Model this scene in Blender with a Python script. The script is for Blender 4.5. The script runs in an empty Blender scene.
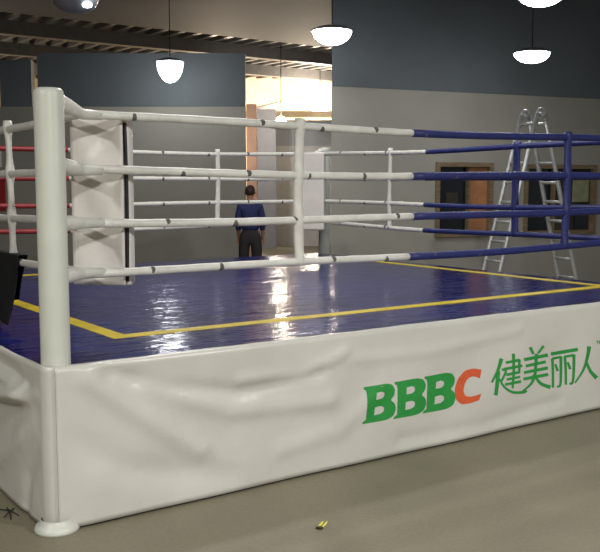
import bpy, bmesh, math, random
from mathutils import Vector, Matrix
from mathutils.geometry import tessellate_polygon
random.seed(4)
S = bpy.context.scene
C = S.collection
PI = math.pi
V = Vector

# ------------------------------------------------------------------ camera
F_PX = 901.94
PITCH = math.radians(5.8346)
YAW = math.radians(54.858)
CAM = Vector((-1.4125, -4.0584, 1.65))
FW = Vector((math.cos(YAW), math.sin(YAW), 0))
RT = Vector((math.sin(YAW), -math.cos(YAW), 0))
cq, sq = math.cos(PITCH), math.sin(PITCH)

def ray(px, py):
    dx, dy = px - 300, 276 - py
    return FW * (F_PX * cq + dy * sq) + RT * dx + Vector((0, 0, dy * cq - F_PX * sq))
def at(px, py, D):
    d = ray(px, py)
    return CAM + d * (D / d.dot(FW))
def at_z(px, py, z):
    d = ray(px, py)
    return CAM + d * ((z - CAM.z) / d.z)
def at_front(px, py):                       # on the plane of the front skirt (y = 0)
    d = ray(px, py)
    p = CAM + d * ((-.02 - CAM.y) / d.y)
    return p.x, p.z
def RD(R, D, z=0.0):                        # metres to the right of / ahead of the viewer
    p = CAM + RT * R + FW * D
    return Vector((p.x, p.y, z))

cd = bpy.data.cameras.new('camera')
cam = bpy.data.objects.new('camera', cd)
C.objects.link(cam)
cam.location = CAM
cam.rotation_euler = (PI / 2 - PITCH, 0, YAW - PI / 2)
cd.sensor_width = 36
cd.lens = 36 * F_PX / 600
cd.clip_end = 200
S.camera = cam

# ------------------------------------------------------------------ materials
def lin(c):
    return tuple(((v / 255) / 12.92 if v / 255 <= .04045 else ((v / 255 + .055) / 1.055) ** 2.4) for v in c) + (1,)

def mat(name, col, rough=.5, metal=0.0, var=.06, vscale=6, bump=0.0, bscale=30, spec=.5, emit=None, estr=0, coat=0.0,
        stretch=None, detail=4):
    m = bpy.data.materials.new(name)
    m.use_nodes = True
    nt = m.node_tree
    b = nt.nodes['Principled BSDF']
    b.inputs['Roughness'].default_value = rough
    b.inputs['Metallic'].default_value = metal
    b.inputs['Specular IOR Level'].default_value = spec
    b.inputs['Coat Weight'].default_value = coat
    b.inputs['Coat Roughness'].default_value = .08
    tc = nt.nodes.new('ShaderNodeTexCoord')
    mp = nt.nodes.new('ShaderNodeMapping')
    if stretch: mp.inputs['Scale'].default_value = stretch
    nt.links.new(tc.outputs['Object'], mp.inputs['Vector'])
    n = nt.nodes.new('ShaderNodeTexNoise')
    n.inputs['Scale'].default_value = vscale
    n.inputs['Detail'].default_value = 5
    nt.links.new(mp.outputs['Vector'], n.inputs['Vector'])
    r = nt.nodes.new('ShaderNodeValToRGB')
    c = lin(col)
    r.color_ramp.elements[0].position = .3
    r.color_ramp.elements[1].position = .7
    r.color_ramp.elements[0].color = tuple(v * (1 - var * 2) for v in c[:3]) + (1,)
    r.color_ramp.elements[1].color = tuple(min(1, v * (1 + var * 2)) for v in c[:3]) + (1,)
    nt.links.new(n.outputs['Fac'], r.inputs['Fac'])
    nt.links.new(r.outputs['Color'], b.inputs['Base Color'])
    if bump:
        n2 = nt.nodes.new('ShaderNodeTexNoise')
        n2.inputs['Scale'].default_value = bscale
        n2.inputs['Detail'].default_value = detail
        nt.links.new(mp.outputs['Vector'], n2.inputs['Vector'])
        bp = nt.nodes.new('ShaderNodeBump')
        bp.inputs['Strength'].default_value = bump
        bp.inputs['Distance'].default_value = .02
        nt.links.new(n2.outputs['Fac'], bp.inputs['Height'])
        nt.links.new(bp.outputs['Normal'], b.inputs['Normal'])
    if emit:
        b.inputs['Emission Color'].default_value = lin(emit)
        b.inputs['Emission Strength'].default_value = estr
    return m

M = {}
M['vinyl'] = mat('white_vinyl', (208, 206, 197), .32, var=.03, vscale=2.2, bump=.16, bscale=11)
M['vinyl_pad'] = mat('white_pad_vinyl', (222, 217, 210), .4, var=.03, vscale=5, bump=.35, bscale=7)
M['post_white'] = mat('white_post_paint', (205, 208, 196), .4, var=.02)
M['rope_white'] = mat('white_rope_cover', (222, 220, 212), .45, var=.04, vscale=14, bump=.2, bscale=40)
M['rope_blue'] = mat('blue_rope_cover', (40, 46, 104), .5, var=.08, vscale=14, bump=.2, bscale=40)
M['rope_red'] = mat('red_rope_cover', (150, 44, 46), .5, var=.08, vscale=14)
M['red_pad'] = mat('red_pad_vinyl', (178, 44, 48), .45, var=.08)
M['tie'] = mat('grey_tie', (92, 90, 86), .7)
M['black_trim'] = mat('black_trim', (24, 24, 26), .6)
M['yellow'] = mat('yellow_tape', (214, 190, 44), .45, var=.05, vscale=8)
M['green'] = mat('green_print', (44, 148, 66), .5, var=.04, vscale=8)
M['orange'] = mat('orange_print', (216, 96, 56), .5, var=.04, vscale=8)
M['frame'] = mat('platform_steel', (70, 70, 72), .6)
M['alu'] = mat('aluminium', (196, 198, 196), .4, metal=.55, var=.06, vscale=12)
M['alu_dark'] = mat('ladder_hinge', (186, 188, 188), .45, metal=.5)
M['wall_grey'] = mat('grey_wall_paint', (163, 160, 149), .75, var=.05, vscale=.8)
M['wall_black'] = mat('black_wall_paint', (102, 109, 112), .7, var=.06, vscale=.7)
M['ceil_black'] = mat('black_ceiling_paint', (36, 48, 61), .7, var=.08, vscale=.6)
M['deck'] = mat('ribbed_ceiling', (86, 85, 86), .5, var=.08, vscale=1.5)
M['beam'] = mat('ceiling_beam', (84, 82, 82), .55, var=.08)
M['cream'] = mat('cream_wall', (232, 212, 178), .7, var=.04)
M['pinkish'] = mat('pale_pink_paint', (214, 180, 166), .7, var=.04)
M['mid_grey'] = mat('mid_grey_paint', (126, 126, 130), .7, var=.04)
M['pale_grey'] = mat('pale_grey_paint', (176, 174, 174), .7, var=.04)
M['dark_grey'] = mat('dark_grey_paint', (138, 142, 148), .7, var=.04)
M['wood'] = mat('window_wood', (132, 114, 88), .55, var=.15, vscale=6, stretch=(1, 1, 8))
M['board'] = mat('orange_board', (178, 124, 84), .55, var=.1, vscale=5)
M['dark_glass'] = mat('dark_glass', (26, 30, 34), .15, var=.1)
M['dim'] = mat('dim_interior', (62, 56, 48), .8, var=.2, vscale=3)
M['olive'] = mat('olive_sheet', (150, 152, 118), .7, var=.1)
M['paper'] = mat('white_paper', (236, 234, 226), .7, var=.02)
M['bowl'] = mat('lamp_bowl', (120, 124, 128), .35, metal=.4)
M['bowl_grey'] = mat('grey_lamp_bowl', (128, 134, 138), .25, var=.05)
M['bulb'] = mat('lamp_diffuser', (255, 255, 255), .4, var=0, emit=(250, 252, 255), estr=34)
M['bulb_dim'] = mat('lamp_bulb_dim', (240, 240, 240), .3, var=0, emit=(240, 246, 255), estr=6.0)
M['bulb_warm'] = mat('hall_lamp_diffuser', (255, 250, 240), .4, var=0, emit=(255, 240, 215), estr=110)
M['cloth_black'] = mat('black_cloth', (20, 20, 22), .85, var=.15, vscale=10, bump=.4, bscale=14)
M['skin'] = mat('skin', (186, 136, 108), .6, var=.04)
M['hair'] = mat('brown_hair', (58, 42, 36), .6, var=.12, vscale=40)
M['shirt'] = mat('navy_shirt', (48, 56, 104), .8, var=.06)
M['trousers'] = mat('dark_trousers', (52, 48, 50), .8, var=.06)
M['shoe'] = mat('dark_shoe', (36, 34, 34), .6)
M['litter'] = mat('yellow_wrapper', (218, 206, 84), .35, var=.08, vscale=60)
M['litter_dark'] = mat('dark_wrapper_end', (52, 44, 22), .6)

# blue vinyl canvas: glossy, with long soft wrinkles and small puckers
def mat_canvas():
    m = mat('blue_canvas', (30, 36, 108), .12, var=.10, vscale=1.2)
    nt = m.node_tree
    b = nt.nodes['Principled BSDF']
    tc = [n for n in nt.nodes if n.type == 'TEX_COORD'][0]
    mp = nt.nodes.new('ShaderNodeMapping')
    mp.inputs['Rotation'].default_value = (0, 0, .9)
    mp.inputs['Scale'].default_value = (1, 2.6, 1)
    nt.links.new(tc.outputs['Object'], mp.inputs['Vector'])
    a = nt.nodes.new('ShaderNodeTexNoise'); a.inputs['Scale'].default_value = 3.2; a.inputs['Detail'].default_value = 3
    a.inputs['Distortion'].default_value = .6
    c = nt.nodes.new('ShaderNodeTexNoise'); c.inputs['Scale'].default_value = 16; c.inputs['Detail'].default_value = 3
    nt.links.new(mp.outputs['Vector'], a.inputs['Vector'])
    nt.links.new(mp.outputs['Vector'], c.inputs['Vector'])
    ma = nt.nodes.new('ShaderNodeMath'); ma.operation = 'MULTIPLY_ADD'
    ma.inputs[1].default_value = .16
    nt.links.new(c.outputs['Fac'], ma.inputs[0])
    nt.links.new(a.outputs['Fac'], ma.inputs[2])
    bp = nt.nodes.new('ShaderNodeBump'); bp.inputs['Strength'].default_value = .34; bp.inputs['Distance'].default_value = .03
    nt.links.new(ma.outputs[0], bp.inputs['Height'])
    nt.links.new(bp.outputs['Normal'], b.inputs['Normal'])
    return m
M['canvas'] = mat_canvas()

def mat_floor():
    m = mat('concrete_floor', (124, 118, 98), .5, var=.07, vscale=1.1, bump=.06, bscale=24)
    nt = m.node_tree
    b = nt.nodes['Principled BSDF']
    ramp = [n for n in nt.nodes if n.type == 'VALTORGB'][0]
    tc = [n for n in nt.nodes if n.type == 'TEX_COORD'][0]
    f = nt.nodes.new('ShaderNodeTexNoise'); f.inputs['Scale'].default_value = 45; f.inputs['Detail'].default_value = 6
    nt.links.new(tc.outputs['Object'], f.inputs['Vector'])
    mx = nt.nodes.new('ShaderNodeMix'); mx.data_type = 'RGBA'; mx.blend_type = 'OVERLAY'
    mx.inputs['Factor'].default_value = .22
    nt.links.new(ramp.outputs['Color'], mx.inputs['A'])
    nt.links.new(f.outputs['Fac'], mx.inputs['B'])
    nt.links.new(mx.outputs['Result'], b.inputs['Base Color'])
    return m
M['floor'] = mat_floor()

# ------------------------------------------------------------------ mesh helpers
class MB:
    def __init__(s): s.bm = bmesh.new(); s.mi = 0
    def face(s, vs, smooth=False):
        try: f = s.bm.faces.new(vs)
        except ValueError: return
        f.material_index = s.mi; f.smooth = smooth
    def box(s, lo, hi, mx=None):
        v = [s.bm.verts.new(Vector((x, y, z)) if mx is None else mx @ Vector((x, y, z)))
             for z in (lo[2], hi[2]) for y in (lo[1], hi[1]) for x in (lo[0], hi[0])]
        for q in ((0, 2, 3, 1), (4, 5, 7, 6), (0, 1, 5, 4), (2, 6, 7, 3), (0, 4, 6, 2), (1, 3, 7, 5)):
            s.face([v[i] for i in q])
        return s
    def prism(s, base, z0, z1):                 # plan polygon (counter-clockwise) pulled up
        a = [s.bm.verts.new((p[0], p[1], z0)) for p in base]
        b = [s.bm.verts.new((p[0], p[1], z1)) for p in base]
        n = len(base)
        s.face(a[::-1]); s.face(b)
        for i in range(n): s.face([a[i], a[(i + 1) % n], b[(i + 1) % n], b[i]])
        return s
    def tube(s, pts, rad, n=12, caps=True, squash=None):
        pts = [Vector(p) for p in pts]
        if not hasattr(rad, '__len__'): rad = [rad] * len(pts)
        rings = []
        up = Vector((0, 0, 1))
        for i, p in enumerate(pts):
            t = (pts[min(i + 1, len(pts) - 1)] - pts[max(i - 1, 0)]).normalized()
            a = t.cross(up)
            if a.length < 1e-3: a = t.cross(Vector((0, 1, 0)))
            a.normalize(); b = a.cross(t).normalized()
            up = b if abs(t.z) > .8 else Vector((0, 0, 1))
            sx, sy = squash or (1, 1)
            rings.append([s.bm.verts.new(p + (a * math.cos(2 * PI * k / n) * sx + b * math.sin(2 * PI * k / n) * sy) * rad[i])
                          for k in range(n)])
        for r0, r1 in zip(rings, rings[1:]):
            for k in range(n): s.face([r0[k], r0[(k + 1) % n], r1[(k + 1) % n], r1[k]], True)
        if caps: s.face(rings[0][::-1]); s.face(rings[-1])
        return s
    def lathe(s, prof, center, n=28):           # profile of (radius, z)
        cx, cy, cz = center
        rings = []
        for r, z in prof:
            if r < 1e-5: rings.append([s.bm.verts.new((cx, cy, cz + z))])
            else: rings.append([s.bm.verts.new((cx + r * math.cos(2 * PI * k / n), cy + r * math.sin(2 * PI * k / n), cz + z)) for k in range(n)])
        for a, b in zip(rings, rings[1:]):
            for k in range(n):
                k2 = (k + 1) % n
                if len(a) == 1 and len(b) == 1: continue
                if len(a) == 1: s.face([a[0], b[k2], b[k]][::-1], True)
                elif len(b) == 1: s.face([a[k], a[k2], b[0]], True)
                else: s.face([a[k], a[k2], b[k2], b[k]], True)
        return s
    def grid(s, fn, nu, nv, smooth=True):
        v = [[s.bm.verts.new(fn(i / nu, j / nv)) for j in range(nv + 1)] for i in range(nu + 1)]
        for i in range(nu):
            for j in range(nv):
                s.face([v[i][j], v[i + 1][j], v[i + 1][j + 1], v[i][j + 1]], smooth)
        return s
    def build(s, name, mats, parent=None, bevel=0, solid=0, fix=True):
        me = bpy.data.meshes.new(name)
        if fix: bmesh.ops.recalc_face_normals(s.bm, faces=s.bm.faces)
        s.bm.to_mesh(me); s.bm.free()
        for m in (mats if isinstance(mats, list) else [mats]): me.materials.append(m)
        o = bpy.data.objects.new(name, me)
        C.objects.link(o)
        if parent:
            o.parent = parent
            o.matrix_parent_inverse = Matrix.Translation(-Vector(base_of(parent)))
        if solid:
            md = o.modifiers.new('solid', 'SOLIDIFY'); md.thickness = solid; md.offset = 0
        if bevel:
            md = o.modifiers.new('bevel', 'BEVEL'); md.width = bevel; md.segments = 3; md.limit_method = 'ANGLE'
            for p in me.polygons: p.use_smooth = True
            md.harden_normals = True
        return o

def base_of(o):
    return Vector((0, 0, 0)) if o.parent else Vector(o.location)
def tag(o, label, cat, group=None, kind=None):
    o['label'] = label; o['category'] = cat
    if group: o['group'] = group
    if kind: o['kind'] = kind
    return o
def thing(name, loc, label, cat, group=None):
    o = bpy.data.objects.new(name, None)
    o.empty_display_size = .1
    C.objects.link(o); o.location = loc
    return tag(o, label, cat, group)
def struct(o):
    o['kind'] = 'structure'; return o

# ------------------------------------------------------------------ the setting
H = 0.7828                                   # canvas height
NEAR_H, DECK_H = 4.75, 4.95
struct(MB().box((-14, -9, -.1), (30, 34, 0)).build('floor', M['floor']))

edge_y = at_z(150, 28, NEAR_H).y             # the dark ceiling stops here, the ribbed deck goes on
struct(MB().box((-14, -9, NEAR_H), (30, edge_y, NEAR_H + .18)).build('ceiling', M['ceil_black']))
dk = MB().box((-14, edge_y, DECK_H + .25), (30, 34, DECK_H + .3))
x = -8.0
while x < 16:
    dk.prism([(x, edge_y + .02), (x + .12, edge_y + .02), (x + .12, 33), (x, 33)], DECK_H + .12, DECK_H + .26)
    x += .42
struct(dk.build('ceiling_ribbed', M['deck']))
cb = MB()
for yy in (edge_y + 2.6, edge_y + 5.6, edge_y + 9.0):
    cb.box((-8, yy, DECK_H - .16), (16, yy + .25, DECK_H + .13))
struct(cb.build('ceiling_beams', M['beam']))

PAINT = 3.03
# right-hand wall, running off to the right and a little away
def wallR(t, z, off=0.0):
    a = Vector((.914, .407)); nrm = Vector((.407, -.914))
    p = Vector((.447, 13.0)) + a * t + nrm * off
    return RD(p.x, p.y, z)
def t_of(px):
    k = (px - 300) / (F_PX * cq + 70 * sq)
    return (k * 13 - .447) / (.914 - .407 * k)
def z_of(px, py):
    t = t_of(px)
    return at(px, py, 13 + .407 * t).z
def wall_box(mb, t0, t1, z0, z1, o0, o1, skew=0.0):
    q = [wallR(t0, 0, o0), wallR(t1, 0, o0), wallR(t1, 0, o1), wallR(t0 + skew, 0, o1)]
    if (q[1] - q[0]).cross(q[2] - q[0]).z < 0: q = q[::-1]
    mb.prism([(p.x, p.y) for p in q], z0, z1)
W1 = (t_of(438), t_of(489), z_of(460, 233), z_of(460, 166))
W2 = (t_of(526), t_of(592), z_of(560, 231), z_of(560, 168))
T0 = .0
wr = MB()
cuts = [T0, W1[0], W1[1], W2[0], W2[1], 9.0]
for i in range(5):
    if i in (1, 3):
        w = W1 if i == 1 else W2
        wall_box(wr, cuts[i], cuts[i + 1], 0, w[2], 0, -.22)
        wall_box(wr, cuts[i], cuts[i + 1], w[3], PAINT, 0, -.22)
    else: wall_box(wr, cuts[i], cuts[i + 1], 0, PAINT, 0, -.22, .13 if i == 0 else 0)
struct(wr.build('wall_right', M['wall_grey']))
wu = MB(); wall_box(wu, T0, 9, PAINT, NEAR_H, .01, -.22, .135)
struct(wu.build('wall_right_upper', M['wall_black']))

def window(name, w, split, right_mat):
    fr = MB()
    bw = .055
    wall_box(fr, w[0] - bw, w[0] + .012, w[2] - bw, w[3] + bw, .035, -.16)
    wall_box(fr, w[1] - .012, w[1] + bw, w[2] - bw, w[3] + bw, .035, -.16)
    wall_box(fr, w[0] + .012, w[1] - .012, w[3] - .012, w[3] + bw, .035, -.16)
    wall_box(fr, w[0] + .012, w[1] - .012, w[2] - bw, w[2] + .012, .05, -.16)
    root = struct(fr.build(name, M['wood']))
    root['label'] = ''
    del root['label']
    ts = w[0] + (w[1] - w[0]) * split
    p = MB(); wall_box(p, w[0] + .012, ts, w[2] + .012, w[3] - .012, -.10, -.12)
    p.build('pane', M['dark_glass'], root)
    p = MB(); wall_box(p, ts + .03, w[1] - .012, w[2] + .012, w[3] - .012, -.05, -.09)
    p.build('board_panel', right_mat, root)
    p = MB(); wall_box(p, ts, ts + .03, w[2] + .012, w[3] - .012, -.02, -.12)
    p.build('mullion', M['wood'], root)
    p = MB(); wall_box(p, w[0] + .012, w[1] - .012, w[2] + .012, w[3] - .012, -.17, -.20)
    p.build('window_back', M['dim'], root)
    return root
win = window('window_1', W1, .60, M['board'])
lx = MB(); wall_box(lx, W1[0] + .2, W1[0] + .42, W1[2] + .38, W1[2] + .62, -.09, -.10)
lx.build('shelf_shape', M['dim'], win)
win2 = window('window_2', W2, .42, M['dim'])
lx = MB(); wall_box(lx, t_of(574), t_of(589), z_of(580, 202), z_of(580, 176), -.02, -.05)
lx.build('paper_sheet', M['olive'], win2)
lx = MB(); wall_box(lx, t_of(576), t_of(588), z_of(580, 230), z_of(580, 204), -.02, -.05)
lx.build('dark_shutter', M['dark_glass'], win2)

# left-hand partition: grey below, black boards with gaps above
LD = 16.4
def lw(px): return (px - 300) / F_PX * LD
def lbox(mb, R0, R1, z0, z1, d0=LD, d1=LD + .2):
    q = [RD(R0, d0), RD(R1, d0), RD(R1, d1), RD(R0, d1)]
    if (q[1] - q[0]).cross(q[2] - q[0]).z < 0: q = q[::-1]
    mb.prism([(p.x, p.y) for p in q], z0, z1)
w = MB(); lbox(w, lw(-460), lw(246), 0, PAINT)
struct(w.build('wall_left', M['wall_grey']))
TOPZ = at(150, 60, LD).z
for k, (a, b, tz) in enumerate(((-460, -1, TOPZ), (5, 36, TOPZ), (42, 246, TOPZ + .12))):
    w = MB(); lbox(w, lw(a), lw(b), PAINT, tz, LD - .01, LD + .19)
    struct(w.build('wall_left_board', M['wall_black']))
# side wall off to the left of the ring
struct(MB().box((-14.2, -9, 0), (-14, 34, NEAR_H)).build('wall_far_left', M['wall_grey']))

def wall_sheet(name, px0, px1, py0, py1, m, label, cat):
    z0, z1 = at(px0, py1, LD).z, at(px0, py0, LD).z
    b_ = MB(); lbox(b_, lw(px0), lw(px1), z0, z1, LD - .03, LD - .004)
    return tag(b_.build(name, m, bevel=.004), label, cat)
wall_sheet('banner', -22, 7, 178, 211, M['red_pad'], 'red banner on the grey wall left of the near corner post', 'banner')
wall_sheet('notice', -8, 4, 151, 167, M['paper'], 'white notice on the grey wall just above the red banner', 'notice')
# the lit hall seen through the opening
HD = 30.0
w = MB(); lbox(w, -14, 9, 0, DECK_H + .3, HD, HD + .2)
struct(w.build('wall_back', M['cream']))
def hall(name, px0, px1, py_top, z0, D, m, thick=.2, py_bot=None):
    z1 = at(px0, py_top, D).z
    if py_bot is not None: z0 = at(px0, py_bot, D).z
    w = MB(); lbox(w, (px0 - 300) / F_PX * D, (px1 - 300) / F_PX * D, z0, z1, D, D + thick)
    return struct(w.build(name, m))
hall('column', 247, 257, 104, 0, 19.0, M['pinkish'], .22)
hall('wall_hall_left', 250, 276, 109, 0, 23.0, M['mid_grey'])
hall('wall_hall_right', 272, 345, 146, 0, 24.0, M['pale_grey'])
hall('trim_1', 272, 345, 120, 0, 24.0, M['dark_grey'], .25, 146)
MB().tube([at(249, 110, 28.5), at(310, 95.5, 28.5)], .05, 8).build('trim_3', M['mid_grey'])['kind'] = 'structure'
hall('trim_2', 240, 345, 111, 0, 25.5, M['cream'], .25, 117)

# ------------------------------------------------------------------ pendant lamps
def pendant(px, py, D, label, r=.22, dome=.10, lit=True):
    p = at(px, py, D)
    root = thing('pendant_lamp', p, label, 'lamp', 'round pendant lamps under the dark ceiling')
    MB().lathe([(0, .07), (.05, .068), (r * .6, .055), (r, .02), (r + .02, .004), (r + .02, -.004), (r - .005, -.004), (0, .01)], p
               ).build('housing', M['bowl'], root)
    prof = [(r * .97 * math.cos(k * PI / 20), -.004 - dome * math.sin(k * PI / 20)) for k in range(11)]
    prof[-1] = (0, prof[-1][1])
    MB().lathe([(0, -.003)] + prof, p).build('diffuser', M['bulb'] if lit else M['bowl_grey'], root)
    if not lit:
        q = p + RT * r * .62 - FW * .12 - V((0, 0, dome * .62))
        MB().lathe([(0, -.03), (.035, -.022), (.05, 0), (.035, .02), (0, .03)], q, 14).build('bulb', M['bulb_dim'], root)
    MB().tube([p + Vector((0, 0, .06)), Vector((p.x, p.y, NEAR_H))], .008, 6).build('cord', M['black_trim'], root)
    return root
pendant(332, 31, 11.6, 'bright round pendant lamp above the gap between the walls', r=.25, dome=.17)
pendant(532, 53, 12.3, 'bright round pendant lamp high above the aluminium ladder', dome=.13, r=.24)
pendant(170, 62, 15.1, 'bright domed pendant lamp in front of the black upper wall at left', r=.22, dome=.33)
pendant(75, -3, 8.6, 'dim grey bowl pendant lamp above the near white corner post', lit=False, r=.225, dome=.15)
pendant(541, -9, 8.2, 'bright round pendant lamp nearest the viewer, above the blue end of the ring', dome=.13)

def hall_lamp(px, py, D, label, r):
    p = at(px, py, D)
    root = thing('hall_lamp', p, label, 'lamp', 'lamps in the lit hall beyond')
    MB().lathe([(0, -r), (r * .6, -r * .8), (r, 0), (r * .6, r * .8), (0, r)], p, 16).build('globe', M['bulb_warm'], root)
    MB().tube([p + Vector((0, 0, r * .9)), Vector((p.x, p.y, DECK_H))], .012, 6).build('cord', M['black_trim'], root)
hall_lamp(320, 103, 27.0, 'large warm glowing lamp by the pale wall of the hall beyond', .34)
hall_lamp(281, 121, 22.0, 'small white glowing lamp lower in the hall beyond', .12)

def area(loc, size, power, col=(1, .97, .92), aim=None, spread=PI):
    l = bpy.data.lights.new('ceiling_or_fill_light', 'AREA'); l.shape = 'DISK'; l.size = size; l.energy = power; l.color = col
    l.spread = spread
    o = bpy.data.objects.new('ceiling_or_fill_light', l); C.objects.link(o); o.location = loc
    if aim: o.rotation_euler = (Vector(aim) - Vector(loc)).to_track_quat('-Z', 'Y').to_euler()
    return o
def point(loc, power, col, r=.3):
    l = bpy.data.lights.new('hall_or_fill_light', 'POINT'); l.energy = power; l.color = col; l.shadow_soft_size = r
    o = bpy.data.objects.new('hall_or_fill_light', l); C.objects.link(o); o.location = loc
# ceiling lights over and behind the viewer
area((-1.2, -6.2, 4.5), .6, 380, (1, .98, .95))
area((3.6, -5.6, 4.5), .6, 380, (1, .98, .95))
area((-4.5, -1.5, 4.5), .6, 230)
area((2.8, 2.6, 4.6), .5, 120)
# warm hall lamps, plus unseen points added to brighten the column and deck
for R, D, z, pw in ((.4, 27.5, 3.6, 700), (-2.2, 26.5, 3.2, 500), (-8.5, 22.5, 3.2, 170), (-1.55, 17.9, 2.5, 45), (-9.0, 18.5, 4.0, 30), (1.2, 22.0, 4.0, 15)):
    point(RD(R, D, z), pw, (1, .82, .62))
area(RD(-1.9, 19.6, 3.3), .5, 50, (1, .95, .9), aim=RD(.2, 24, 1.8), spread=2.2)  # added fill hidden behind the partition, brightens the hall panels
wd = bpy.data.worlds.new('world'); S.world = wd; wd.use_nodes = True
wd.node_tree.nodes['Background'].inputs['Color'].default_value = (.75, .8, .85, 1)
wd.node_tree.nodes['Background'].inputs['Strength'].default_value = .22

# ------------------------------------------------------------------ the boxing ring
LX, LY = 5.36, 5.126                          # platform size
RI, FX, FY = .3387, 5.0189, 4.786             # rope square
RZ = [1.9995, 1.7194, 1.4508, 1.1942]         # rope heights
ring = thing('boxing_ring', (0, 0, 0), 'boxing ring with glossy blue canvas, white apron with green lettering and padded ropes', 'boxing ring')

MB().box((.03, .03, 0), (LX - .03, LY - .03, H - .05)).build('platform_base', M['frame'], ring)
cv = MB()
def cz(u, v):
    return 0.0
cv.box((.012, .012, H - .05), (LX - .012, LY - .012, H))
canvas = cv.build('canvas', M['canvas'], ring, bevel=.02)
XI, YI, YX, YY, YW = .615, .638, 5.16, 4.5, .105
for (a, b) in (((XI, YI), (YX, YI + YW)), ((XI, YY - YW), (YX, YY)), ((XI, YI + YW), (XI + YW, YY - YW)), ((YX - YW, YI + YW), (YX, YY - YW))):
    MB().box((a[0], a[1], H - .001), (b[0], b[1], H + .002)).build('tape_line', M['yellow'], canvas)

# front apron: fold ridges laid out across the sheet
def seg_fold(x, z, pts, amp, wid):
    best = 1e9; tt = 0
    for (x0, z0), (x1, z1) in zip(pts, pts[1:]):
        dx, dz = x1 - x0, z1 - z0
        t = max(0, min(1, ((x - x0) * dx + (z - z0) * dz) / (dx * dx + dz * dz)))
        dd = math.hypot(x - x0 - t * dx, z - z0 - t * dz)
        if dd < best: best = dd
    return amp * math.exp(-(best / wid) ** 2)
FR = [([at_front(*p) for p in ps], a, w) for ps, a, w in (
    ([(85, 378), (150, 420), (200, 450)], .016, .07),
    ([(110, 372), (170, 388), (240, 392), (320, 372)], -.014, .05),
    ([(150, 385), (230, 412), (330, 400)], .012, .06),
    ([(240, 380), (300, 375), (345, 352)], .012, .04),
    ([(70, 440), (130, 470), (230, 475)], -.010, .09),
    ([(350, 360), (430, 352), (520, 330)], .007, .04),
    ([(400, 440), (480, 425), (560, 400)], -.007, .05),
    ([(280, 450), (340, 430), (380, 390)], .008, .07))]
def front_y(x, z):
    e = min(1, max(0, (x - .05) / .15))
    k = sum(seg_fold(x, z, f[0], f[1] * 1.5, f[2] * .75) for f in FR)
    k += .004 * math.sin(x * 3.1 + z * 5) + .003 * math.sin(x * 7.3 - z * 9 + 1)
    return -.016 - e * (k + .004)
ap = MB()
X0 = .036
def front_pt(u, v):
    xx = X0 + u * (LX - X0); zz = .012 + v * (H - .004)
    return Vector((xx, front_y(xx, zz), zz))
ap.grid(front_pt, 220, 30)
def front_top(u, v):                          # the sheet laps over the edge of the canvas
    xx = X0 + u * (LX - X0)
    y0 = front_y(xx, H + .008)
    lap = .035 + .006 * math.sin(xx * 9) + .004 * math.sin(xx * 23)
    return Vector((xx, y0 + v * (lap - y0), H + .008 + .004 * math.sin(v * PI)))
ap.grid(front_top, 220, 3)
bmesh.ops.remove_doubles(ap.bm, verts=ap.bm.verts, dist=.0005)
apron = ap.build('apron_panel', M['vinyl'], ring, solid=.003)
apron['label'] = 'front white vinyl apron panel with printed lettering'

LFD = [([(0, .60), (-.45 * -1, .70), (1.2, .74)], -.02, .05), ([(.02, .66), (.5, .58), (1.2, .50)], .042, .045),
       ([(.15, .5), (.5, .30), (.9, .1)], .016, .08), ([(.3, .66), (.8, .66), (1.4, .60)], .022, .05),
       ([(.1, .35), (.25, .2), (.3, .05)], -.012, .06)]
def left_x(y, z):
    e = min(1, max(0, (y - .07) / .25))
    k = sum(seg_fold(y, z, f[0], f[1] * 1.7, f[2] * .8) for f in LFD)
    k += .006 * math.sin(y * 4.0 + z * 6)
    return -.009 - e * (k + .004)
CR, CC = .075, .066                           # the left panel wraps round the corner post
ARC = CR * PI / 2
def left_path(d, z):
    if d < ARC:
        th = PI * 1.5 - d / CR
        return V((CC + CR * math.cos(th), CC + CR * math.sin(th), z))
    y = CC + d - ARC
    return V((left_x(y, z), y, z))
LTOT = ARC + LY - CC
def spread_u(u): return ARC * u / .06 if u < .06 else ARC + (LTOT - ARC) * (u - .06) / .94
al = MB()
al.grid(lambda u, v: left_path(spread_u(u), .012 + v * (H - .004)), 250, 40)
def left_top(u, v):
    d = spread_u(u)
    p = left_path(d, H + .008)
    lap = (.03 + .006 * math.sin(p.y * 11)) * min(1, .55 + d)
    if d < ARC:
        n = V((CC - p.x, CC - p.y, 0)).normalized()
    else: n = V((1, 0, 0))
    return p + n * lap * v * .9 + V((0, 0, .004 * math.sin(v * PI)))
al.grid(left_top, 250, 3)
bmesh.ops.remove_doubles(al.bm, verts=al.bm.verts, dist=.0005)
al.build('apron_panel', M['vinyl'], ring, solid=.003)['label'] = 'left white vinyl apron panel with sagging folds'

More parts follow.
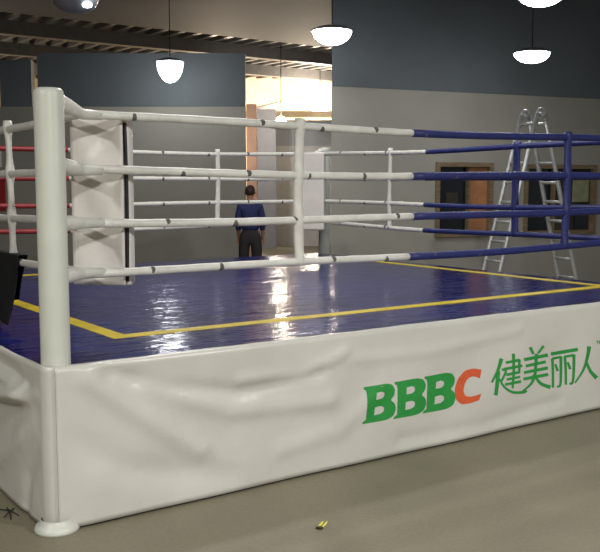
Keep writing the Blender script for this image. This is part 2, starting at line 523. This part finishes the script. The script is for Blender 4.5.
# ---- lettering
def print_mesh(name, tris, m, lift):
    bm = bmesh.new()
    for t in tris:
        try: bm.faces.new([bm.verts.new((p[0], 0, p[1])) for p in t])
        except ValueError: pass
    bmesh.ops.remove_doubles(bm, verts=bm.verts, dist=.0004)
    for _ in range(2): bmesh.ops.subdivide_edges(bm, edges=[e for e in bm.edges if e.calc_length() > .035], cuts=1, use_grid_fill=True)
    bmesh.ops.triangulate(bm, faces=bm.faces)
    for v in bm.verts: v.co.y = front_y(v.co.x, v.co.z) - lift
    for f in bm.faces:
        f.normal_update()
        if f.normal.y > 0: f.normal_flip()
    mb = MB(); mb.bm.free(); mb.bm = bm
    return mb.build(name, m, apron, fix=False)
def smooth_loop(pts, hard=()):                # round every corner except the hard ones
    out = []
    n = len(pts)
    for i, p in enumerate(pts):
        if i in hard: out.append(p); continue
        a, b = pts[i - 1], pts[(i + 1) % n]
        for t in (-.3, 0, .3):
            if t < 0: out.append((p[0] + (a[0] - p[0]) * -t, p[1] + (a[1] - p[1]) * -t))
            elif t > 0: out.append((p[0] + (b[0] - p[0]) * t, p[1] + (b[1] - p[1]) * t))
            else: out.append((p[0] * .86 + (a[0] + b[0]) * .07, p[1] * .86 + (a[1] + b[1]) * .07))
    return out
def fill(loops, conv):
    ls = [[Vector((*conv(p), 0)) for p in l] for l in loops]
    flat = [v for l in ls for v in l]
    return [[(flat[i].x, flat[i].y) for i in t] for t in tessellate_polygon(ls)]
cA = lambda p: at_front(355 + p[0] / 4.615, 355 + p[1] / 4.615)
cB = lambda p: at_front(484 + p[0] / 5.172, 335 + p[1] / 5.172)
B_out = [(38, 148), (60, 145), (140, 130), (170, 135), (182, 158), (178, 185), (160, 207), (180, 222), (184, 250), (172, 280), (140, 299), (30, 318), (32, 309), (47, 297), (51, 180), (48, 162), (38, 158)]
B_h1 = [(93, 172), (118, 166), (131, 172), (129, 190), (116, 200), (90, 205)]
B_h2 = [(87, 240), (116, 233), (131, 240), (129, 258), (114, 270), (84, 277)]
for dx, dy in ((0, 0), (143, -24), (281, -49)):
    sh = lambda l: [(p[0] + dx, p[1] + dy) for p in l]
    print_mesh('printed_letter', fill([smooth_loop(sh(B_out), (0, 1, 11, 12, 13, 16)), smooth_loop(sh(B_h1), (0, 5)), smooth_loop(sh(B_h2), (0, 5))], cA), M['green'], .003)
C_out = [(578, 108), (586, 68), (548, 62), (508, 72), (476, 110), (461, 160), (466, 205), (490, 228), (530, 223), (572, 208), (582, 178), (560, 186), (532, 193), (508, 188), (501, 165), (509, 130), (526, 106), (548, 98), (566, 103)]
print_mesh('printed_letter', fill([smooth_loop(C_out, (0, 1, 9, 10))], cA), M['orange'], .003)['label'] = 'orange printed letter C'

def brush(strokes):
    tris = []
    for pts, w0, w1 in strokes:
        # spline through the points
        P = [Vector(p) for p in pts]; fine = []
        for i in range(len(P) - 1):
            p0, p1, p2, p3 = P[max(i - 1, 0)], P[i], P[i + 1], P[min(i + 2, len(P) - 1)]
            for k in range(5):
                t = k / 5
                fine.append(.5 * ((2 * p1) + (p2 - p0) * t + (2 * p0 - 5 * p1 + 4 * p2 - p3) * t * t + (3 * p1 - p0 - 3 * p2 + p3) * t ** 3))
        fine.append(P[-1])
        L = []; R = []
        for i, p in enumerate(fine):
            d = (fine[min(i + 1, len(fine) - 1)] - fine[max(i - 1, 0)]).normalized()
            nrm = Vector((-d.y, d.x)); w = 1.28 * (w0 + (w1 - w0) * i / (len(fine) - 1)) / 2
            L.append(cB(p + nrm * w)); R.append(cB(p - nrm * w))
        for i in range(len(L) - 1):
            tris.append([L[i], L[i + 1], R[i + 1], R[i]])
    return tris
CH = [
 [([(90, 122), (72, 182), (40, 246)], 16, 7), ([(74, 186), (68, 250), (60, 312)], 15, 15),
  ([(112, 143), (182, 128)], 11, 11), ([(104, 176), (196, 158)], 11, 11), ([(114, 206), (184, 191)], 11, 11),
  ([(116, 230), (186, 216)], 10, 10), ([(108, 256), (192, 240)], 10, 12), ([(150, 96), (152, 190), (148, 276)], 12, 9),
  ([(180, 126), (181, 194)], 11, 9), ([(92, 178), (112, 188), (88, 240)], 10, 9),
  ([(80, 228), (104, 268), (150, 296), (205, 296), (222, 286)], 8, 13)],
 [([(234, 62), (252, 98)], 13, 10), ([(304, 56), (276, 94)], 12, 9), ([(204, 127), (328, 103)], 13, 14),
  ([(214, 160), (318, 138)], 12, 12), ([(206, 194), (330, 170)], 12, 13), ([(204, 228), (332, 204)], 12, 13),
  ([(268, 96), (267, 150), (264, 214)], 13, 12), ([(262, 205), (246, 252), (196, 296)], 15, 6), ([(266, 214), (296, 252), (344, 270)], 9, 16)],
 [([(344, 98), (482, 74)], 14, 14), ([(352, 120), (356, 190), (356, 272)], 11, 9), ([(352, 122), (396, 113)], 10, 10),
  ([(396, 110), (396, 190), (392, 258), (376, 266)], 12, 8), ([(368, 150), (380, 186)], 8, 11),
  ([(416, 110), (420, 180), (420, 256)], 11, 9), ([(414, 112), (462, 103)], 10, 10),
  ([(462, 100), (460, 180), (454, 244), (438, 250)], 12, 8), ([(430, 140), (443, 176)], 8, 11)],
 [([(540, 58), (530, 112), (508, 180), (466, 247)], 16, 6), ([(522, 130), (544, 184), (580, 222)], 8, 17)],
 [([(576, 32), (590, 29)], 3, 3), ([(583, 31), (585, 46)], 3, 3), ([(592, 44), (594, 29)], 3, 3), ([(594, 29), (599, 39)], 3, 3), ([(599, 39), (603, 27)], 3, 3), ([(603, 27), (606, 42)], 3, 3)]]
for i, ch in enumerate(CH):
    print_mesh('printed_character' if i < 4 else 'printed_mark', brush(ch), M['green'], .003)

# ---- posts
PT = 2.092
def post(x, y, m, rad=.07, label=None, foot=True):
    o = MB().lathe([(rad, 0.02), (rad, PT - .03), (rad * .96, PT - .012), (rad * .8, PT), (0, PT + .004)], (x, y, 0)).build('corner_post', m, ring)
    if label: o['label'] = label
    if foot:
        MB().lathe([(0, .0), (.106, 0), (.106, .012), (.098, .03), (rad + .01, .04), (rad + .004, .06)], (x - .038, y - .060, 0)).build('base_plate', M['post_white'], o)
    return o
post(.081, .095, M['post_white'], label='near white corner post')
post(LX - .03, LY - .13, M['post_white'], label='far white corner post', foot=False)
post(.08, LY - .08, M['red_pad'], label='red corner post', foot=False)
post(LX - .08, .08, M['rope_blue'], label='blue corner post', foot=False)

# ---- ropes: white halves by the white corners, blue and red sleeves by the others
def cut_at(px, pa, pb):                       # fraction along a rope where the picture column px falls
    best = 0; bd = 1e9
    for k in range(501):
        p = pa.lerp(pb, k / 500) - CAM
        d = (p.dot(FW)) * cq - p.z * sq
        xx = 300 + F_PX * p.dot(RT) / d
        if abs(xx - px) < bd: bd = abs(xx - px); best = k / 500
    return best
def wob(seed, t): return Vector((0, 0, .006 * math.sin(t * 9 + seed) - .018 * math.sin(PI * t)))
def rope(pa, pb, cutf, col, seed, flip=False, ties=()):
    """white for t < cutf, sleeve colour beyond"""
    pt = lambda t: pa.lerp(pb, t) + wob(seed, t)
    r = .0225
    mb = MB()
    t0, t1 = (0, cutf) if not flip else (cutf, 1)
    mb.tube([pt(t0 + (t1 - t0) * k / 24) for k in range(25)], [r * (1 + .05 * math.sin(k * 2.1 + seed)) for k in range(25)], 12)
    mb.mi = 1
    for t in ties:
        d = (pb - pa).normalized()
        c = pt(t)
        sd = Vector((0, 0, .006 * math.sin(t * 40 + seed)))
        out = -FW * .0035 + Vector((0, 0, .004 * math.cos(t * 31 + seed * 3)))
        mb.tube([c + out - d * .02 + Vector((0, 0, .004)), c + out - d * .006, c + out + d * .006, c + out + d * .022 - Vector((0, 0, .005))], [r * .7, r * .98, r * .97, r * .7], 10)
    o = mb.build('rope', [M['rope_white'], M['tie']], ring)
    s = MB()
    a, b = (cutf - .004, 1) if not flip else (0, cutf + .004)
    s.tube([pt(a + (b - a) * k / 24) for k in range(25)], r * 1.12, 12)
    s.build('rope_sleeve', col, o)['label'] = 'coloured rope sleeve near the %s corner' % ('blue' if col is M['rope_blue'] else 'red')
    return o
for i, z in enumerate(RZ):
    a, b = V((RI, RI, z)), V((FX, RI, z))     # front, toward the blue corner
    rope(a, b, cut_at(414 - (i == 3) * 4, a, b), M['rope_blue'], i * 1.7, ties=[.06 + .11 * k + .02 * ((i * 7 + k * 3) % 4) for k in range(6 if i else 5)])
    a, b = V((FX, FY, z)), V((FX, RI, z))     # right side
    rope(a, b, cut_at(428 - i, a, b), M['rope_blue'], i * 2.1 + 1, ties=[.12, .22, .3])
    a, b = V((FX, FY, z)), V((RI, FY, z))     # back, toward the red corner
    rope(a, b, .66, M['rope_red'], i * 1.3 + 2, ties=[.1, .2, .31, .43, .55])
    a, b = V((RI, RI, z)), V((RI, FY, z))     # left side
    rope(a, b, .5, M['rope_red'], i * 1.9 + 3, ties=[.27, .4])
# padded turnbuckle covers at the white corners
for (px, py, cx, cy) in ((.081, .095, RI, RI), (LX - .03, LY - .13, FX, FY)):
    for i, z in enumerate(RZ):
        p0 = V((px, py, z + (.055 if i == 0 else .03 if i == 1 else .015)))
        p1 = V((cx, cy, z))
        d = (p1 - p0)
        pts = [p0 + d * t for t in (.1, .3, .55, .8, 1.0)]
        if px < 1: pts.append(p1 + V((.10, 0, -.002)))
        MB().tube(pts, [.030, .040, .038, .032, .028] + ([.024] if px < 1 else []), 12).build('turnbuckle_cover', M['rope_white'], ring)
for (px, py, cx, cy, col) in ((.08, LY - .08, RI, FY, 'rope_red'), (LX - .08, .08, FX, RI, 'rope_blue')):
    for z in RZ:
        MB().tube([(px, py, z), ((px + cx) / 2, (py + cy) / 2, z), (cx, cy, z)], [.03, .036, .026], 12).build('turnbuckle_cover', M[col], ring)

# ---- vertical spacer straps tied to the ropes
def spacer(x, y, axis, m, wid, lean=0.0):
    mb = MB()
    n = 30
    z0, z1 = RZ[3] - .03, RZ[0] + .035
    pts = [V((x, y, z0 + (z1 - z0) * k / n)) for k in range(n + 1)]
    ex = V((1, 0, 0)) if axis == 'x' else V((0, 1, 0)); ey = V((0, 1, 0)) if axis == 'x' else V((1, 0, 0))
    rings = []
    for p in pts:
        near = min(abs(p.z - z) for z in RZ)
        bulge = math.exp(-(near / .05) ** 2)
        hw = wid / 2 * (1 - .05 * math.sin(p.z * 17)); hd = .018 + .012 * bulge
        off = ex * (.006 * math.sin(p.z * 6 + x) - lean * (z1 - p.z))
        rings.append([mb.bm.verts.new(p + off + ex * hw * math.cos(2 * PI * q / 14) + ey * hd * math.sin(2 * PI * q / 14)) for q in range(14)])
    for a, b in zip(rings, rings[1:]):
        for q in range(14): mb.face([a[q], a[(q + 1) % 14], b[(q + 1) % 14], b[q]], True)
    mb.face(rings[0][::-1]); mb.face(rings[-1])
    o = mb.build('rope_spacer', m, ring)
    return o
s1 = spacer(1.675, RI, 'x', M['rope_white'], .066)
s2 = spacer(4.122, RI, 'x', M['rope_blue'], .074); s2['label'] = 'blue vertical rope spacer on the front side'
spacer(FX, 3.39, 'y', M['rope_white'], .05)
s3 = spacer(FX, 1.625, 'y', M['rope_blue'], .08); s3['label'] = 'blue vertical rope spacer on the right side'
spacer(3.683, FY, 'x', M['rope_white'], .06)
spacer(RI, 1.541, 'y', M['rope_white'], .05, lean=.05)

# ---- corner pads
def pad(cx, cy, sgn, m, w=.31, h0=H + .32, h1=2.02, trim=True):
    """sgn = +1: faces +x+y (near corner)"""
    dn = V(sgn).normalized(); dt = V((dn.y, -dn.x, 0))
    mx = Matrix(((dt.x, dn.x, 0, cx), (dt.y, dn.y, 0, cy), (0, 0, 1, 0), (0, 0, 0, 1)))
    mb = MB().box((-w / 2, .045, h0), (w / 2, .135, h1), mx)
    o = mb.build('corner_pad', m, ring, bevel=.025)
    b = MB()
    def bk(u, v):
        xx = -w / 2 + .0 + u * (w - .02); zz = h0 + .01 + v * (h1 - h0 - .02)
        rip = .010 * math.sin(u * 5 + v * 9) + .008 * math.sin(v * 17 - u * 6) + .012 * math.exp(-((v - .25 - .5 * u) / .08) ** 2) + .01 * math.exp(-((v - .62 - .3 * u) / .06) ** 2)
        return mx @ V((xx, .018 - rip * math.sin(u * PI) , zz))
    b.grid(bk, 16, 40)
    b.build('back_cover', m, o, solid=.008)
    if trim:
        MB().tube([mx @ V((w / 2 - .012 + .004 * math.sin(z * 5), .034, z)) for z in [h0 + .03 + (h1 - h0 - .08) * k / 14 for k in range(15)]], .010, 8
                  ).build('edge_strip', M['black_trim'], o)
    return o
pad(.47, .47, (1, 1, 0), M['vinyl_pad'])
pad(FX - .10, FY - .10, (-1, -1, 0), M['vinyl_pad'], w=.33, trim=False)
pad(RI + .10, FY - .10, (1, -1, 0), M['red_pad'], w=.34, trim=False)

# ------------------------------------------------------------------ black jacket over the lowest rope at left
jk = MB()
RZ4 = RZ[3]
def jack(u, v):
    yy = 1.36 + u * .9
    # v 0..1 : inner hem -> over the rope -> outer hem
    s = (v - .5) * 2
    top = RZ4 + .030
    k = abs(s)
    zz = top - max(0, k - .08) / .92 * (.30 + .02 * math.sin(u * 9) if s < 0 else .422 - .01 * abs(math.sin(u * 14)))
    side = (.034 + (.055 if s > 0 else .02) * k * k + .012 * math.sin(yy * 22 + k * 2) * k)
    xx = RI + (-1 if s > 0 else 1) * side * min(1, k / .08)
    yy += .03 * k * math.sin(u * 5) - .05 * (1 - k) * (1 - u) + (.25 * k * (1 - u) if s < 0 else 0)
    return V((xx, yy, zz))
jk.grid(jack, 36, 44)
tag(jk.build('jacket', M['cloth_black'], solid=.006), 'black jacket draped over the lowest left rope down to the blue canvas', 'jacket')

# ------------------------------------------------------------------ aluminium A-frame ladder
LDp = 11.5
apex = at(532, 108, LDp)
e2 = (RT * .36 - FW * .93).normalized(); e1 = (RT * .93 + FW * .36).normalized()
base = V((apex.x, apex.y, 0)) + e1 * .02
lad = thing('step_ladder', base, 'tall folding aluminium A-frame ladder standing behind the blue ropes', 'ladder')
AH = apex.z
HW = .165; SPR = .70
def rail_pt(side, leg, k):                    # k = 0 foot, 1 top
    hw = HW * (1.0 + .12 * (1 - k))
    return base + e2 * hw * side + e1 * leg * (.055 + (SPR - .055) * (1 - k)) + V((0, 0, .02 + (AH - .10) * k))
for side in (-1, 1):
    for leg in (-1, 1):
        r_ = MB().tube([rail_pt(side, leg, k / 6) for k in range(7)], .03, 8, squash=(.75, 1.1)).build('rail', M['alu'], lad)
        f = rail_pt(side, leg, 0)
        MB().tube([f - V((0, 0, .02)), f + V((0, 0, .05))], .038, 10).build('rubber_foot', M['black_trim'], r_)
for leg in (-1, 1):
    for k in range(10):
        q = .07 + k * .098
        MB().tube([rail_pt(-1, leg, q), rail_pt(1, leg, q)], .019, 8).build('rung', M['alu'], lad)
for side in (-1, 1):
    a, b = rail_pt(side, -1, .985), rail_pt(side, 1, .985)
    c = (a + b) / 2
    pts = [a + (c - a) * 0 + V((0, 0, -.06))]
    for k in range(9):
        th = PI - PI * k / 8
        pts.append(c + e1 * .06 * math.cos(th) + V((0, 0, .02 + .075 * math.sin(th))))
    pts.append(b + V((0, 0, -.06)))
    h = MB().tube(pts, .022, 10).build('hinge', M['alu_dark'], lad)
    MB().tube([c - e2 * .045 + V((0, 0, .03)), c + e2 * .045 + V((0, 0, .03))], .03, 12).build('hinge_knob', M['alu_dark'], h)

# ------------------------------------------------------------------ person behind the ring, seen from behind
def skin_mesh(verts, edges, radii, sub=2):
    me = bpy.data.meshes.new('tmp'); me.from_pydata(verts, edges, [])
    o = bpy.data.objects.new('tmp', me); C.objects.link(o)
    sk = o.modifiers.new('skin', 'SKIN'); sk.use_smooth_shade = True; sk.branch_smoothing = .4
    for i, v in enumerate(me.skin_vertices[0].data):
        r = radii[i]; v.radius = r if hasattr(r, '__len__') else (r, r)
        v.use_root = i == 0
    sb = o.modifiers.new('sub', 'SUBSURF'); sb.levels = sub; sb.render_levels = sub
    dg = bpy.context.evaluated_depsgraph_get(); dg.update()
    out = bpy.data.meshes.new_from_object(o.evaluated_get(dg))
    bpy.data.objects.remove(o); bpy.data.meshes.remove(me)
    return out
PD = 13.4
pb = at(250, 193, PD); pb = V((pb.x, pb.y, 0))
# local frame: +X to the person's right, +Y the way they face (away from the viewer), Z up
px_, py_ = RT, FW
pm = Matrix(((px_.x, py_.x, 0, 0), (px_.y, py_.y, 0, 0), (0, 0, 1, 0), (0, 0, 0, 1)))
person = thing('person', pb, 'person in a navy top and dark trousers standing behind the ring with their back turned', 'person')
def link_skin(name, me, m, parent):
    me.transform(pm); me.transform(Matrix.Translation(pb))
    me.materials.clear(); me.materials.append(m); me.name = name
    for p in me.polygons: p.use_smooth = True; p.material_index = 0
    o = bpy.data.objects.new(name, me); C.objects.link(o)
    o.parent = parent; o.matrix_parent_inverse = Matrix.Translation(-base_of(parent))
    return o
bv = [(0, 0, .90), (0, .01, 1.05), (0, 0, 1.20), (0, -.01, 1.32), (0, 0, 1.40), (0, .015, 1.455), (0, .02, 1.515), (0, .025, 1.57)]
br = [(.135, .10), (.12, .09), (.13, .095), (.12, .09), (.055, .055), (.05, .052), (.072, .088), (.055, .068)]
be = [(i, i + 1) for i in range(7)]
def chain(start, pts, rads):
    prev = start
    for p, r in zip(pts, rads):
        bv.append(p); br.append(r); be.append((prev, len(bv) - 1)); prev = len(bv) - 1
    return prev
for s in (-1, 1):
    chain(0, [(s * .09, 0, .82), (s * .10, .01, .48), (s * .105, -.02, .10), (s * .11, .06, .045), (s * .115, .15, .03)], [.085, .058, .042, .042, .034])
    wr_ = chain(3, [(s * .15, -.01, 1.31), (s * .19, -.01, 1.10), (s * .18, .10, .90)], [.052, .042, .03])
    hd = chain(wr_, [(s * .178, .13, .85)], [(.036, .02)])
    for k, (dx, ln) in enumerate(((-.024, .06), (-.008, .072), (.008, .068), (.024, .052))):
        chain(hd, [(s * (.178 + dx * .5), .148 + abs(dx) * .1, .825), (s * (.178 + dx), .16, .805 - ln * .3), (s * (.175 + dx), .15, .80 - ln * .8)], [.010, .009, .007])
    chain(hd, [(s * .153, .155, .845), (s * .143, .172, .82)], [.011, .008])
body = link_skin('body', skin_mesh(bv, be, br), M['skin'], person)
# face: nose, eyes and ears belong to the head
def W(p): return pb + pm @ V(p)
MB().tube([W((0, .105, 1.53)), W((0, .125, 1.505)), W((0, .10, 1.495))], [.006, .013, .008], 8).build('nose', M['skin'], person)
for s in (-1, 1):
    MB().tube([W((s * .070, .02, 1.535)), W((s * .078, .015, 1.515)), W((s * .070, .02, 1.495))], [.008, .014, .007], 8).build('ear', M['skin'], person)
    MB().lathe([(0, -.008), (.01, 0), (0, .008)], W((s * .03, .098, 1.535)), 8).build('eye', M['shoe'], person)
hv = [(0, -.012, 1.475), (0, -.022, 1.53), (0, .0, 1.585), (0, .04, 1.60)]
link_skin('hair', skin_mesh(hv, [(0, 1), (1, 2), (2, 3)], [(.064, .055), (.084, .08), (.078, .075), (.058, .045)]), M['hair'], person)
tv = [(0, 0, .93), (0, .005, 1.08), (0, 0, 1.22), (0, -.01, 1.33), (0, 0, 1.39)]
te = [(0, 1), (1, 2), (2, 3), (3, 4)]; tr = [(.165, .13), (.15, .118), (.152, .115), (.14, .108), (.07, .068)]
for s in (-1, 1):
    n0 = len(tv)
    tv += [(s * .152, -.01, 1.315), (s * .185, -.01, 1.10), (s * .175, .08, .95)]; tr += [.062, .052, .045]
    te += [(3, n0), (n0, n0 + 1), (n0 + 1, n0 + 2)]
link_skin('shirt', skin_mesh(tv, te, tr), M['shirt'], person)
lv = [(0, 0, .93), (0, 0, 1.04)]; le = [(0, 1)]; lr = [(.15, .118), (.14, .108)]
for s in (-1, 1):
    n0 = len(lv)
    lv += [(s * .09, 0, .80), (s * .10, .01, .48), (s * .105, -.015, .09)]; lr += [.105, .078, .065]
    le += [(0, n0), (n0, n0 + 1), (n0 + 1, n0 + 2)]
link_skin('trousers', skin_mesh(lv, le, lr), M['trousers'], person)
for s in (-1, 1):
    sv = [(s * .108, -.03, .05), (s * .11, .07, .045), (s * .115, .17, .035)]
    link_skin('shoe', skin_mesh(sv, [(0, 1), (1, 2)], [(.052, .052), (.052, .045), (.045, .034)]), M['shoe'], person)

# ------------------------------------------------------------------ small things on the floor
lp = at_z(319.5, 529, 0)
lit = thing('wrapper', lp, 'small torn yellow wrapper lying on the concrete floor before the ring', 'wrapper')
for dxx in (-.009, .011):
    m_ = MB()
    def leaf(u, v, dxx=dxx):
        s = u * .050
        wd_ = .0075 * math.sin(PI * (.12 + .8 * u)) * (v - .5) * 2
        p = lp + RT * (dxx + s * .52 + wd_) + FW * (s * .55) + V((0, 0, .004 + s * .45 + .004 * math.sin(v * PI)))
        return p
    m_.grid(leaf, 8, 4); m_.build('strip', M['litter'], lit, solid=.002)
MB().tube([lp + RT * -.016 + V((0, 0, .006)), lp + V((0, 0, .008)) - FW * .004, lp + RT * .016 + V((0, 0, .006))], [.005, .009, .005], 8).build('folded_end', M['litter_dark'], lit)

sc_ = MB()
for a, b in (((0, 510), (19, 516)), ((4, 518), (14, 509)), ((7, 508), (11, 520))):
    p0, p1 = at_z(*a, 0), at_z(*b, 0)
    mid = (p0 + p1) / 2 + V((.004, .002, .012))
    sc_.tube([p0 + V((0, 0, .003)), mid, p1 + V((0, 0, .003))], .0028, 6)
tag(sc_.build('string_scrap', M['black_trim']), 'tangled dark string scrap on the floor beside the left apron', 'string')

# ------------------------------------------------------------------ colour management
S.view_settings.view_transform = 'Standard'
S.view_settings.look = 'None'
S.view_settings.gamma = 1
S.view_settings.exposure = 0.0
S.view_settings.use_curve_mapping = False
